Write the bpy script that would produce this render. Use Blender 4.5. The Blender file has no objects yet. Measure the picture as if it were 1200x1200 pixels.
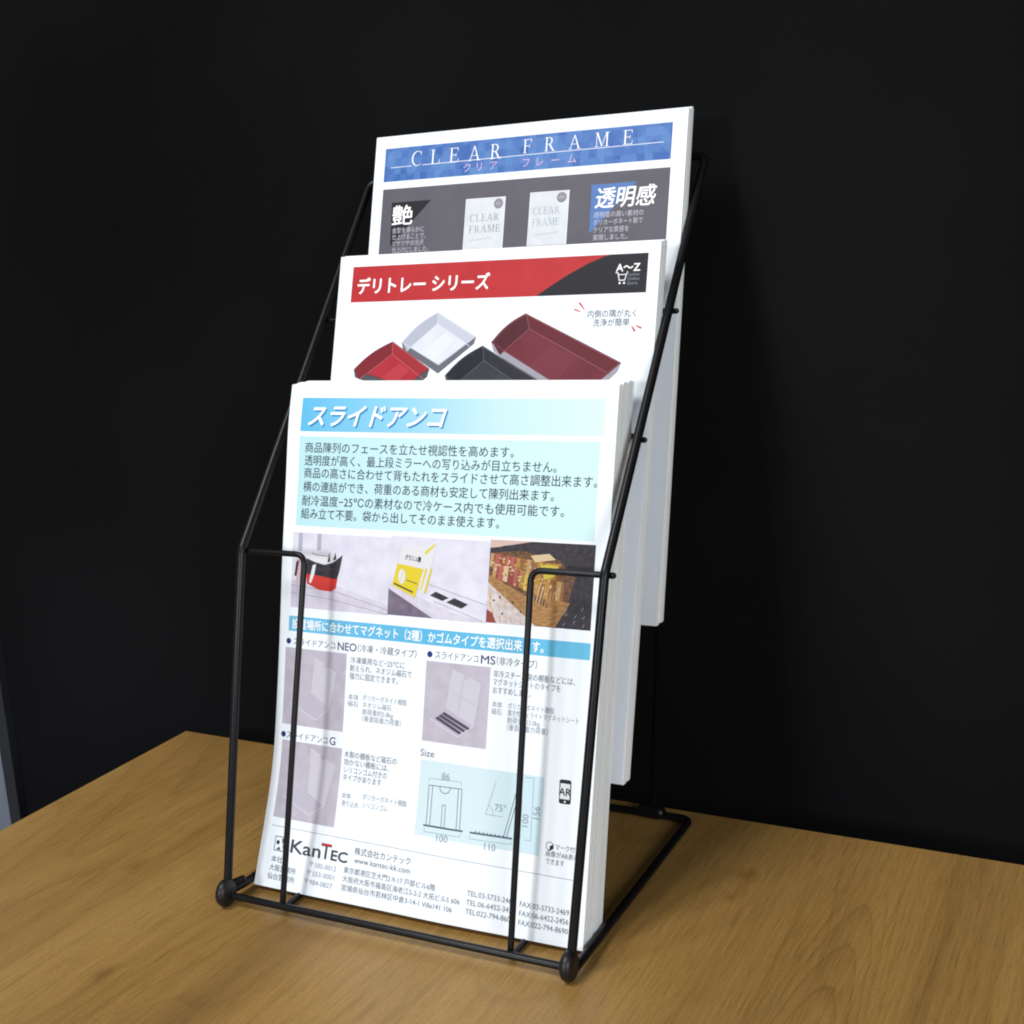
import bpy, bmesh, math, random
from mathutils import Vector, Matrix
from mathutils.geometry import tessellate_polygon
random.seed(7)
scene = bpy.context.scene
COL = scene.collection
MM = 0.001

# ------------------------------------------------------------------ camera
def cam_axes(yaw, pitch, roll):
    cy, sy, cp, sp = math.cos(yaw), math.sin(yaw), math.cos(pitch), math.sin(pitch)
    f = Vector((-sy * cp, cy * cp, sp)); r = Vector((cy, sy, 0)); u = r.cross(f)
    cr, sr = math.cos(roll), math.sin(roll)
    return cr * r + sr * u, -sr * r + cr * u, f
cam_d = bpy.data.cameras.new('camera')
cam = bpy.data.objects.new('camera', cam_d); COL.objects.link(cam)
cr_, cu_, cf_ = cam_axes(0.4693, -0.2156, -0.0615)
M = Matrix((cr_, cu_, -cf_)).transposed().to_4x4()
M.translation = Vector((361.37, -533.835, 371.725)) * MM
cam.matrix_world = M
cam_d.sensor_width = 36.0; cam_d.lens = 36.0 * 1528.61 / 1200.0
cam_d.clip_start = 0.01; cam_d.clip_end = 50.0
scene.camera = cam

# ------------------------------------------------------------------ world, lights, exposure
world = bpy.data.worlds.new('World'); scene.world = world; world.use_nodes = True
bg = world.node_tree.nodes['Background']
bg.inputs['Color'].default_value = (0.80, 0.90, 1.0, 1); bg.inputs['Strength'].default_value = 0.17

def area(name, loc, target, sx, sy, power, color):
    d = bpy.data.lights.new(name, 'AREA'); d.shape = 'RECTANGLE'; d.size = sx; d.size_y = sy
    d.energy = power; d.color = color
    o = bpy.data.objects.new(name, d); COL.objects.link(o); o.location = loc
    o.rotation_euler = (Vector(target) - Vector(loc)).to_track_quat('-Z', 'Y').to_euler()
    return o
area('key_light', (-0.66, -2.75, 0.84), (0, 0.08, 0.15), 0.34, 0.42, 31, (0.93, 0.97, 1.0))
area('ceiling_light', (-0.65, -1.15, 2.2), (0.05, 0.0, 0.0), 0.9, 0.6, 43, (1.0, 0.98, 0.95))
area('side_fill_light', (2.0, -1.75, 0.95), (0.1, 0.08, 0.2), 1.0, 0.9, 38, (0.97, 0.98, 1.0))  # added fill, no known source: brightens the right sides of the stacks

vs = scene.view_settings
vs.view_transform = 'Standard'; vs.look = 'None'; vs.exposure = 0.0; vs.gamma = 1.0
vs.use_curve_mapping = False
scene.cycles.filter_width = 2.0
scene.cycles.max_bounces = 6

# ------------------------------------------------------------------ materials
def lin(c):
    return tuple(((v / 255.0) / 12.92 if v / 255.0 <= 0.04045 else ((v / 255.0 + 0.055) / 1.055) ** 2.4) for v in c)
MATS = {}
def mat(name, rgb, rough=0.5, spec=0.3, metal=0.0):
    if name in MATS: return MATS[name]
    m = bpy.data.materials.new(name); m.use_nodes = True
    b = m.node_tree.nodes['Principled BSDF']
    b.inputs['Base Color'].default_value = (*rgb, 1); b.inputs['Roughness'].default_value = rough
    b.inputs['Specular IOR Level'].default_value = spec; b.inputs['Metallic'].default_value = metal
    MATS[name] = m
    return m
def ink(name, rgb255, k=0.78, spec=0.25):            # a printed colour
    return mat(name, tuple(v * k for v in lin(rgb255)), 0.5, spec)
def nodes_of(m):
    nt = m.node_tree
    return nt, nt.nodes, nt.links, nt.nodes['Principled BSDF']
def ink_mottled(name, a, b, scale, k=0.78, detail=4.0, stretch=(1, 1, 1), lo=0.35, hi=0.65):   # printed photograph tone
    if name in MATS: return MATS[name]
    m = ink(name, a, k); nt, N, L, bs = nodes_of(m)
    uv = N.new('ShaderNodeUVMap'); mp = N.new('ShaderNodeMapping'); mp.inputs['Scale'].default_value = stretch
    no = N.new('ShaderNodeTexNoise'); no.inputs['Scale'].default_value = scale; no.inputs['Detail'].default_value = detail
    cr = N.new('ShaderNodeValToRGB')
    cr.color_ramp.elements[0].position = lo; cr.color_ramp.elements[1].position = hi
    cr.color_ramp.elements[0].color = (*[v * k for v in lin(a)], 1); cr.color_ramp.elements[1].color = (*[v * k for v in lin(b)], 1)
    L.new(uv.outputs[0], mp.inputs[0]); L.new(mp.outputs[0], no.inputs[0]); L.new(no.outputs[0], cr.inputs[0]); L.new(cr.outputs[0], bs.inputs['Base Color'])
    return m
def ink_gradient(name, stops, u0, u1, axis=0, k=0.82):  # printed gradient across the page
    m = ink(name, stops[0], k); nt, N, L, bs = nodes_of(m)
    uv = N.new('ShaderNodeUVMap'); sp = N.new('ShaderNodeSeparateXYZ'); mr = N.new('ShaderNodeMapRange')
    mr.inputs['From Min'].default_value = u0 / 100; mr.inputs['From Max'].default_value = u1 / 100
    cr = N.new('ShaderNodeValToRGB'); el = cr.color_ramp.elements
    while len(el) < len(stops): el.new(0.5)
    for i, s in enumerate(stops):
        el[i].position = i / (len(stops) - 1); el[i].color = (*[v * k for v in lin(s)], 1)
    L.new(uv.outputs[0], sp.inputs[0]); L.new(sp.outputs[axis], mr.inputs['Value']); L.new(mr.outputs[0], cr.inputs[0]); L.new(cr.outputs[0], bs.inputs['Base Color'])
    return m

def paper_mat(name, rgb, fib):
    m = mat(name, rgb, 0.55, 0.25); nt, N, L, bs = nodes_of(m)
    tc = N.new('ShaderNodeTexCoord'); no = N.new('ShaderNodeTexNoise'); no.inputs['Scale'].default_value = 60
    no.inputs['Detail'].default_value = 5
    mx = N.new('ShaderNodeMixRGB'); mx.inputs[1].default_value = (*rgb, 1); mx.inputs[2].default_value = (*[v * fib for v in rgb], 1)
    L.new(tc.outputs['Object'], no.inputs[0]); L.new(no.outputs[0], mx.inputs[0]); L.new(mx.outputs[0], bs.inputs['Base Color'])
    return m
PAPER = paper_mat('white_paper', (0.80, 0.86, 0.925), 0.97)
EDGE = paper_mat('paper_edges', (0.87, 0.90, 0.90), 0.92)

def wire_mat():
    m = mat('black_powder_coat', (0.0045, 0.0045, 0.0058), 0.36, 0.25); nt, N, L, bs = nodes_of(m)
    tc = N.new('ShaderNodeTexCoord'); no = N.new('ShaderNodeTexNoise'); no.inputs['Scale'].default_value = 900
    bp = N.new('ShaderNodeBump'); bp.inputs['Strength'].default_value = 0.12; bp.inputs['Distance'].default_value = 0.0004
    L.new(tc.outputs['Object'], no.inputs[0]); L.new(no.outputs[0], bp.inputs['Height']); L.new(bp.outputs[0], bs.inputs['Normal'])
    return m
WIRE = wire_mat()
RUBBER = mat('black_rubber', (0.007, 0.0065, 0.007), 0.42, 0.4)

def wood_mat():
    m = mat('oak_laminate', (0.3, 0.18, 0.07), 0.42, 0.35); nt, N, L, bs = nodes_of(m)
    def math_(op, a=None, b=None):
        n = N.new('ShaderNodeMath'); n.operation = op
        for i, v in enumerate((a, b)):
            if v is None: continue
            if isinstance(v, (int, float)): n.inputs[i].default_value = v
            else: L.new(v, n.inputs[i])
        return n.outputs[0]
    def noise(scale3, scale, detail, rough=0.55, dist=0.0):
        mp = N.new('ShaderNodeMapping'); mp.inputs['Scale'].default_value = scale3
        L.new(tc.outputs['Object'], mp.inputs[0])
        n = N.new('ShaderNodeTexNoise'); n.inputs['Scale'].default_value = scale; n.inputs['Detail'].default_value = detail
        n.inputs['Roughness'].default_value = rough; n.inputs['Distortion'].default_value = dist
        L.new(mp.outputs[0], n.inputs[0]); return n.outputs[0]
    def ramp(src, stops):
        c = N.new('ShaderNodeValToRGB'); el = c.color_ramp.elements
        while len(el) < len(stops): el.new(0.5)
        for i, (p_, col) in enumerate(stops): el[i].position = p_; el[i].color = (*col, 1)
        L.new(src, c.inputs[0]); return c.outputs[0]
    def mix(kind, fac, a, b):
        n = N.new('ShaderNodeMixRGB'); n.blend_type = kind
        for i, v in enumerate((fac, a, b)):
            if isinstance(v, (int, float)): n.inputs[i].default_value = v
            elif isinstance(v, tuple): n.inputs[i].default_value = (*v, 1)
            else: L.new(v, n.inputs[i])
        return n.outputs[0]
    tc = N.new('ShaderNodeTexCoord')
    broad = noise((9, 0.9, 1), 1.0, 3)                     # broad tone along the boards
    base = ramp(broad, [(0.28, (0.240, 0.136, 0.040)), (0.5, (0.325, 0.186, 0.054)), (0.72, (0.400, 0.238, 0.073))])
    field = noise((7.5, 1.15, 1), 1.0, 1.5, 0.4, 0.25)     # contour lines of this field are the growth rings
    rings = math_('FRACT', math_('MULTIPLY', field, 17.0))
    ringc = ramp(rings, [(0.0, (0.74, 0.70, 0.66)), (0.10, (0.97, 0.96, 0.95)), (0.6, (1.0, 1.0, 1.0)), (1.0, (0.86, 0.84, 0.82))])
    c = mix('MULTIPLY', 0.58, base, ringc)
    streak = noise((340, 5, 1), 1.0, 5, 0.68)
    c = mix('MULTIPLY', 0.7, c, ramp(streak, [(0.3, (0.80, 0.79, 0.78)), (0.52, (1.0, 1.0, 1.0)), (0.75, (1.13, 1.12, 1.08))]))
    fine = noise((900, 3.5, 1), 1.0, 3, 0.6)
    c = mix('MULTIPLY', 0.4, c, ramp(fine, [(0.34, (0.86, 0.855, 0.85)), (0.5, (1.0, 1.0, 1.0)), (0.68, (1.22, 1.2, 1.14))]))
    pore = noise((1500, 40, 1), 1.0, 2, 0.6)
    c = mix('MULTIPLY', 0.7, c, ramp(pore, [(0.32, (0.66, 0.63, 0.6)), (0.5, (1.0, 1.0, 1.0))]))
    mott = noise((700, 500, 1), 1.0, 3, 0.75)
    c = mix('MULTIPLY', 0.9, c, ramp(mott, [(0.3, (0.84, 0.84, 0.84)), (0.7, (1.1, 1.1, 1.1))]))
    # a few small knots in the boards
    for kx, ky, s in ((0.478, -0.066, 0.011), (0.475, -0.094, 0.008), (0.125, -0.190, 0.012), (0.195, -0.290, 0.013)):
        sp = N.new('ShaderNodeVectorMath'); sp.operation = 'SUBTRACT'; sp.inputs[1].default_value = (kx, ky, 0)
        L.new(tc.outputs['Object'], sp.inputs[0])
        sc = N.new('ShaderNodeVectorMath'); sc.operation = 'MULTIPLY'; sc.inputs[1].default_value = (1 / s, 0.55 / s, 0)
        L.new(sp.outputs[0], sc.inputs[0])
        ln = N.new('ShaderNodeVectorMath'); ln.operation = 'LENGTH'; L.new(sc.outputs[0], ln.inputs[0])
        d = math_('ADD', ln.outputs['Value'], math_('MULTIPLY', noise((120, 60, 1), 1.0, 2), 0.8))
        c = mix('MULTIPLY', 1.0, c, ramp(d, [(0.35, (0.62, 0.58, 0.55)), (0.7, (0.86, 0.84, 0.82)), (1.0, (1.0, 1.0, 1.0))]))
    # one arched cathedral figure in the board at the right
    s2 = N.new('ShaderNodeSeparateXYZ'); L.new(tc.outputs['Object'], s2.inputs[0])
    dx = math_('MULTIPLY', math_('SUBTRACT', s2.outputs[0], 0.5455), 1000.0)
    g = math_('SUBTRACT', math_('SUBTRACT', math_('MULTIPLY', s2.outputs[1], -1000.0), 79.0), math_('MULTIPLY', math_('MULTIPLY', dx, dx), 0.27))
    g = math_('ADD', g, math_('MULTIPLY', math_('SUBTRACT', noise((60, 18, 1), 1.0, 3), 0.5), 26.0))
    fr = math_('FRACT', math_('DIVIDE', math_('ADD', g, 400.0), 40.0))
    arch = ramp(fr, [(0.0, (0.80, 0.76, 0.73)), (0.12, (0.93, 0.91, 0.89)), (0.45, (1.0, 1.0, 1.0)), (0.93, (1.0, 1.0, 1.0)), (1.0, (0.84, 0.81, 0.78))])
    near = ramp(math_('ABSOLUTE', math_('DIVIDE', dx, 60.0)), [(0.30, (1, 1, 1)), (0.62, (0, 0, 0))])
    low = ramp(math_('MULTIPLY', s2.outputs[1], -4.0), [(0.18, (0, 0, 0)), (0.30, (1, 1, 1))])
    c = mix('MULTIPLY', math_('MULTIPLY', near, low), c, arch)
    # board joints parallel to the left edge of the top
    sx = N.new('ShaderNodeSeparateXYZ'); L.new(tc.outputs['Object'], sx.inputs[0])
    bid = math_('FLOOR', math_('DIVIDE', math_('ADD', sx.outputs[0], 0.0255), 0.152))
    wn = N.new('ShaderNodeTexWhiteNoise'); wn.noise_dimensions = '1D'; L.new(bid, wn.inputs['W'])
    c = mix('MULTIPLY', 1.0, c, ramp(wn.outputs['Value'], [(0.0, (0.93, 0.92, 0.90)), (1.0, (1.07, 1.07, 1.06))]))
    smear = noise((14, 11, 1), 1.0, 5, 0.6, 0.6); scr = noise((30, 900, 1), 1.0, 2, 0.5)
    rg = ramp(math_('ADD', math_('MULTIPLY', smear, 0.75), math_('MULTIPLY', scr, 0.25)), [(0.34, (0.30, 0.30, 0.30)), (0.66, (0.56, 0.56, 0.56))]); L.new(rg, bs.inputs['Roughness'])
    L.new(c, bs.inputs['Base Color'])
    bp = N.new('ShaderNodeBump'); bp.inputs['Strength'].default_value = 0.15; bp.inputs['Distance'].default_value = 0.0003
    L.new(pore, bp.inputs['Height']); L.new(bp.outputs[0], bs.inputs['Normal'])
    return m
WOOD = wood_mat()
EDGEBAND = mat('dark_edge_band', (0.10, 0.06, 0.03), 0.5, 0.3)

def panel_mat(name, rgb, rough, spec, var):
    m = mat(name, rgb, rough, spec); nt, N, L, bs = nodes_of(m)
    tc = N.new('ShaderNodeTexCoord'); no = N.new('ShaderNodeTexNoise'); no.inputs['Scale'].default_value = 2.2
    no.inputs['Detail'].default_value = 6
    cr = N.new('ShaderNodeValToRGB'); cr.color_ramp.elements[0].position = 0.3; cr.color_ramp.elements[1].position = 0.7
    cr.color_ramp.elements[0].color = (*[v * (1 - var) for v in rgb], 1); cr.color_ramp.elements[1].color = (*[v * (1 + var) for v in rgb], 1)
    L.new(tc.outputs['Object'], no.inputs[0]); L.new(no.outputs[0], cr.inputs[0]); L.new(cr.outputs[0], bs.inputs['Base Color'])
    n2 = N.new('ShaderNodeTexNoise'); n2.inputs['Scale'].default_value = 500
    bp = N.new('ShaderNodeBump'); bp.inputs['Strength'].default_value = 0.2; bp.inputs['Distance'].default_value = 0.0006
    L.new(tc.outputs['Object'], n2.inputs[0]); L.new(n2.outputs[0], bp.inputs['Height']); L.new(bp.outputs[0], bs.inputs['Normal'])
    return m
BLACKWALL = panel_mat('black_wall_paint', (0.0054, 0.0055, 0.0060), 0.8, 0.03, 0.4)
GREYWALL = panel_mat('grey_wall_paint', (0.16, 0.18, 0.22), 0.7, 0.2, 0.05)

# ------------------------------------------------------------------ object helpers
def empty(name, loc=(0, 0, 0), parent=None):
    o = bpy.data.objects.new(name, None); COL.objects.link(o); o.location = loc; o.empty_display_size = 0.02
    if parent: o.parent = parent
    return o
def tag(o, label=None, cat=None, group=None, kind=None):
    if label: o['label'] = label
    if cat: o['category'] = cat
    if group: o['group'] = group
    if kind: o['kind'] = kind
    return o
def mesh_obj(name, bm, mats, parent=None, smooth=False):
    me = bpy.data.meshes.new(name); bm.to_mesh(me); bm.free()
    for m in (mats if isinstance(mats, (list, tuple)) else [mats]): me.materials.append(m)
    if smooth:
        for f in me.polygons: f.use_smooth = True
    o = bpy.data.objects.new(name, me); COL.objects.link(o)
    if parent: o.parent = parent
    return o
def add_box(bm, x0, x1, y0, y1, z0, z1, bevel=0.0):
    r = bmesh.ops.create_cube(bm, size=1.0)
    for v in r['verts']:
        v.co = Vector(((x0 + x1) / 2 + v.co.x * (x1 - x0), (y0 + y1) / 2 + v.co.y * (y1 - y0), (z0 + z1) / 2 + v.co.z * (z1 - z0)))
    if bevel:
        es = list({e for v in r['verts'] for e in v.link_edges})
        bmesh.ops.bevel(bm, geom=es, offset=bevel, segments=2, affect='EDGES', profile=0.5)

def fillet(pts, rad):
    pts = [Vector(p) for p in pts]; out = [pts[0]]
    for i in range(1, len(pts) - 1):
        r = rad[i] if isinstance(rad, (list, tuple)) else rad
        a, b, c = pts[i - 1], pts[i], pts[i + 1]
        d0 = (a - b); d1 = (c - b); l0, l1 = d0.length, d1.length; d0 /= l0; d1 /= l1
        ang = d0.angle(d1)
        if ang > math.pi - 0.02 or r <= 0: out.append(b); continue
        t = min(r / math.tan(ang / 2), l0 * 0.48, l1 * 0.48)
        p0, p1 = b + d0 * t, b + d1 * t
        n = 7
        for k in range(n + 1):
            s = k / n
            out.append(p0 * (1 - s) ** 2 + b * 2 * s * (1 - s) + p1 * s ** 2)
    out.append(pts[-1]); return out
def add_tube(bm, pts, radius, fil=0.0, seg=14):          # round bar in millimetres with domed ends
    P = fillet(pts, fil)
    T = []
    for i in range(len(P)):
        a = P[max(i - 1, 0)]; b = P[min(i + 1, len(P) - 1)]; T.append((b - a).normalized())
    ref = Vector((0, 0, 1)) if abs(T[0].z) < 0.9 else Vector((1, 0, 0))
    n = (ref - T[0] * ref.dot(T[0])).normalized()
    rings = []
    def ring(c, t, n, r):
        b = t.cross(n); return [bm.verts.new((c + (n * math.cos(2 * math.pi * k / seg) + b * math.sin(2 * math.pi * k / seg)) * r) * MM) for k in range(seg)]
    cap = [(0.95, 0.31), (0.7, 0.71), (0.38, 0.92)]
    for off, rr in cap: rings.append(ring(P[0] - T[0] * radius * off, T[0], n, radius * (rr if rr < 1 else 1)))
    for i, c in enumerate(P):
        if i:
            n = (n - T[i] * n.dot(T[i])).normalized()
        rings.append(ring(c, T[i], n, radius))
    for off, rr in reversed(cap): rings.append(ring(P[-1] + T[-1] * radius * off, T[-1], n, radius * rr))
    for a, b in zip(rings, rings[1:]):
        for k in range(seg): bm.faces.new((a[k], a[(k + 1) % seg], b[(k + 1) % seg], b[k]))
    bm.faces.new(list(reversed(rings[0]))); bm.faces.new(rings[-1])
def tube_obj(name, pts, radius, fil=0.0, parent=None, mat_=None):
    bm = bmesh.new(); add_tube(bm, pts, radius, fil)
    return mesh_obj(name, bm, mat_ or WIRE, parent, True)

# ------------------------------------------------------------------ setting: wall and table
bm = bmesh.new(); add_box(bm, -0.557, 1.55, 0.255, 0.285, -0.75, 1.5, 0.001)
w = mesh_obj('black_wall', bm, BLACKWALL); tag(w, 'matt black wall panel standing close behind the wooden table', 'wall')
bm = bmesh.new(); add_box(bm, -0.571, -0.5575, 0.247, 0.285, -0.75, 1.5, 0.001)
w = mesh_obj('dark_trim', bm, mat('dark_trim_paint', (0.02, 0.021, 0.025), 0.5, 0.3)); tag(w, 'narrow dark upright trim between the black and the grey wall panels', 'trim')
bm = bmesh.new(); add_box(bm, -1.3, -0.5715, 0.262, 0.29, -0.75, 1.5, 0.001)
w = mesh_obj('grey_wall', bm, GREYWALL); tag(w, 'pale grey wall panel at the far left past the dark trim', 'wall')

tt = empty('wooden_table', (-0.3146, 0.2098, 0)); tt.rotation_euler.z = -0.0211
tag(tt, 'wooden table with brown oak grain top, carrying the wire rack', 'table')
bm = bmesh.new(); add_box(bm, 0, 1.4, -0.75, 0, -0.028, 0, 0.0009)
mesh_obj('tabletop', bm, WOOD, tt)

# ------------------------------------------------------------------ wire rack (millimetres)
rk = empty('brochure_rack', (0, 0.09, 0))
tag(rk, 'black wire rack with three stepped tiers holding the leaflet stacks', 'rack')
def rk_tube(name, pts, r, fil=0.0):
    o = tube_obj(name, pts, r, fil); o.parent = rk; o.matrix_parent_inverse = Matrix.Translation((0, -0.09, 0)); return o
FZ = 6.6
BEND = (113.8, 53.3, 197.5); TOP = (116.2, 229.9, 405.4)
def on_wire(t): return tuple(BEND[i] + (TOP[i] - BEND[i]) * t for i in range(3))
rk_tube('side_frame', [(-107.8, 0, FZ), (-BEND[0], BEND[1], BEND[2]), (-TOP[0], TOP[1], TOP[2]), (TOP[0], TOP[1], TOP[2]), BEND, (107.8, 0, FZ)], 2.5, [0, 14, 7, 7, 14, 0])
rk_tube('front_bar', [(-107.8, -0.5, FZ), (107.8, -0.5, FZ)], 2.1)
rk_tube('base_frame', [(-110.5, 2, 6.0), (-107.6, 16, 5.5), (-107.6, 181.5, 4.2), (109.9, 181.5, 4.2), (109.5, 3, 5.5)], 2.4, [0, 6, 7, 7, 0])
rk_tube('rear_support', [(-84, 185.0, 4.6), (-96, 229.5, 399.5), (96, 229.5, 399.5), (84, 185.0, 4.6)], 2.2, [0, 8, 8, 0]).data.materials[0] = mat('shaded_wire_coat', (0.003, 0.003, 0.0035), 0.85, 0.05)  # shade put into the coat: darker, duller copy of the wire finish, highlight removed
for s in (-1, 1): rk_tube('rear_clip', [(s * 84 - 5, 182.6, 5.2), (s * 84 + 5, 182.6, 5.2)], 4.4)
for s in (-1, 1):
    bm = bmesh.new()                                     # domed rubber cap round the hinge at each front corner
    prof = [(-3.9, 0.5), (-3.8, 3.0), (-3.3, 5.4), (-2.3, 6.9), (-0.9, 7.5), (0.9, 7.5), (2.3, 6.9), (3.3, 5.4), (3.8, 3.0), (3.9, 0.5)]
    rings = []
    for x_, r_ in prof:
        rings.append([bm.verts.new(Vector((x_, r_ * math.cos(2 * math.pi * k / 24), r_ * 1.08 * math.sin(2 * math.pi * k / 24))) * MM) for k in range(24)])
    for a, b in zip(rings, rings[1:]):
        for k in range(24): bm.faces.new((a[k], a[(k + 1) % 24], b[(k + 1) % 24], b[k]))
    bm.faces.new(list(reversed(rings[0]))); bm.faces.new(rings[-1])
    bmesh.ops.recalc_face_normals(bm, faces=bm.faces)
    o = mesh_obj('rubber_foot', bm, RUBBER, rk, True)
    o.location = Vector((s * 107.6, -1.0, 8.1)) * MM - Vector((0, 0.09, 0))
rk_tube('hinge_pin', [(-110.0, -0.5, 11.0), (-105.0, 11.4, 11.0)], 2.1)
# front retaining loops of the lowest tier: in from the bend, down to the front bar, back under the paper
for s, xa, xb in ((-1, 72.0, 72.2), (1, 71.0, 71.9)):
    rk_tube('retaining_loop', [(s * 116.9, BEND[1] + 3.4, BEND[2] - 1.5), (s * xa, BEND[1] + 3.4, BEND[2] - 1.5), (s * xb, 3.6, 2.2), (s * xb, 49, 2.2), (s * xb, 66, 74), (s * 70, 121.5, 254)], 1.75, [0, 6.5, 3, 3, 2, 0])
# retaining loops of the two upper tiers, in the gaps between the stacks
KB = on_wire(0.292); KA = on_wire(0.597)
for s in (-1, 1):
    rk_tube('retaining_loop', [(s * 117.0, KB[1] + 3.4, KB[2] - 1.5), (s * 114.2, KB[1] + 4.0, KB[2] - 1.5), (s * 108.6, 120.8, KB[2] - 1.8), (s * 70, 122.5, KB[2] - 2.5), (s * 70, 66.9, 73.2), (s * 70, 84, 73.2), (s * 70, 162, 318)], 1.6, [0, 2, 3, 5, 2, 2, 0])
    rk_tube('retaining_loop', [(s * 118.3, KA[1] + 3.4, KA[2] - 1.5), (s * 70, KA[1] + 8, KA[2] - 1.5), (s * 70, 110, 145.0), (s * 70, 143.5, 145.0), (s * 70, 228.0, 402)], 1.6, [0, 5, 2, 2, 0])

# ------------------------------------------------------------------ leaflet stacks
def catmull(pts):
    P = [Vector(p) for p in pts]; Q = []
    for i in range(len(P) - 1):
        p0, p1, p2, p3 = P[max(i - 1, 0)], P[i], P[i + 1], P[min(i + 2, len(P) - 1)]
        for k in range(12):
            t = k / 12
            Q.append(0.5 * ((2 * p1) + (p2 - p0) * t + (2 * p0 - 5 * p1 + 4 * p2 - p3) * t * t + (3 * p1 - p0 - 3 * p2 + p3) * t ** 3))
    Q.append(P[-1]); return Q
class Profile:                                            # (y, z) of an edge from its top, at every 5 mm of paper
    def __init__(s, pts, smooth=False):
        Q = catmull(pts) if smooth else [Vector(p) for p in pts]
        L = [0.0]
        for a, b in zip(Q, Q[1:]): L.append(L[-1] + (b - a).length)
        s.tab = []
        for k in range(61):
            v = min(k * 5.0, 297.0) / 297.0 * L[-1]; j = 0
            while j < len(L) - 2 and L[j + 1] < v: j += 1
            t = (v - L[j]) / (L[j + 1] - L[j]); s.tab.append(Q[j].lerp(Q[j + 1], t))
    def at(s, v):
        if v >= 295: i, t = 59, (v - 295) / 2.0
        else: i = max(int(v // 5), 0); t = v / 5.0 - i
        return s.tab[i].lerp(s.tab[i + 1], t)
class Surface:
    def __init__(s, x0, left, right, bow=0.0): s.x0, s.l, s.r, s.bow = x0, left, right, bow
    def arch(s, u):                                       # the sheet bows a little towards the viewer
        f = lambda k: -s.bow * math.sin(math.pi * min(max(k * 21.0 / 210.0, 0), 1)) * (1.0 + 0.3 * math.sin(k * 1.3))
        k = math.floor(u / 21.0); return f(k) + (f(k + 1) - f(k)) * (u / 21.0 - k)
    def pt(s, u, v, lift=0.0):
        a, b = s.l.at(v), s.r.at(v); q = a.lerp(b, u / 210.0)
        p = Vector((s.x0 + u, q[0] + s.arch(u), q[1]))
        if lift:
            a2, b2 = s.l.at(min(v + 5, 297)), s.r.at(min(v + 5, 297)); a1, b1 = s.l.at(max(v - 5, 0)), s.r.at(max(v - 5, 0))
            dv = a2.lerp(b2, u / 210) - a1.lerp(b1, u / 210); du = b - a
            n = Vector((210, du[0], du[1])).cross(Vector((0, dv[0], dv[1]))).normalized()
            if n.y > 0: n = -n
            p += n * lift
        return p
def line_prof(y, z, th): return Profile([(y + 297 * math.sin(th), z + 297 * math.cos(th)), (y, z)])

VR = [k * 5.0 for k in range(60)] + [297.0]
def sheet_mesh(S, thick):                                 # one sheet of paper as a thin closed slab
    bm = bmesh.new(); uvl = bm.loops.layers.uv.new('UVMap'); US = [k * 21.0 for k in range(11)]
    F = [[bm.verts.new(S.pt(u, v) * MM) for u in US] for v in VR]
    B = [[bm.verts.new(S.pt(u, v, -thick) * MM) for u in US] for v in VR]
    nv, nu = len(VR), len(US)
    for i in range(nv - 1):
        for j in range(nu - 1):
            bm.faces.new((F[i][j], F[i + 1][j], F[i + 1][j + 1], F[i][j + 1])); bm.faces.new((B[i][j], B[i][j + 1], B[i + 1][j + 1], B[i + 1][j]))
        bm.faces.new((F[i][0], B[i][0], B[i + 1][0], F[i + 1][0])); bm.faces.new((F[i][-1], F[i + 1][-1], B[i + 1][-1], B[i][-1]))
    for j in range(nu - 1):
        bm.faces.new((F[0][j], F[0][j + 1], B[0][j + 1], B[0][j])); bm.faces.new((F[-1][j], B[-1][j], B[-1][j + 1], F[-1][j + 1]))
    bmesh.ops.recalc_face_normals(bm, faces=bm.faces)
    return bm
def block_mesh(S, ytop, ybot, f0, f1, n, dx, dz, jit):    # a bundle of loose sheets behind the front one
    bm = bmesh.new(); rows = list(range(0, 60, 2)) + [60]
    for k in range(n):
        a = f0 + (f1 - f0) * k / n; b = f0 + (f1 - f0) * (k + 0.955) / n
        jx = dx + random.uniform(-jit, jit); jz = dz + random.uniform(-jit, jit) * 0.6
        if random.random() < 0.08: jx += random.choice((-1, 1)) * jit * 2.0
        V = []
        for f in (a, b):
            for u in (0.0, 210.0):
                col = []
                for r in rows:
                    v = VR[r]; p = S.pt(u, v)
                    # sheets further back lie flatter: their curl fades
                    st = S.r.at(v); y = p.y * (1 - f) + (st[0] + (S.l.at(0)[0] - S.r.at(0)[0]) * (1 - u / 210)) * f
                    t = v / 297.0
                    col.append(bm.verts.new(Vector((p.x + jx, y + f * (ytop + (ybot - ytop) * t), p.z * (1 - f) + st[1] * f + jz)) * MM))
                V.append(col)
        fl, fr, bl, br = V
        for i in range(len(rows) - 1):
            bm.faces.new((fl[i], fl[i + 1], fr[i + 1], fr[i])); bm.faces.new((bl[i], br[i], br[i + 1], bl[i + 1]))
            bm.faces.new((fl[i], bl[i], bl[i + 1], fl[i + 1])); bm.faces.new((fr[i], fr[i + 1], br[i + 1], br[i]))
        bm.faces.new((fl[0], fr[0], br[0], bl[0])); bm.faces.new((fl[-1], bl[-1], br[-1], fr[-1]))
    bmesh.ops.recalc_face_normals(bm, faces=bm.faces)
    return bm

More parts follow.
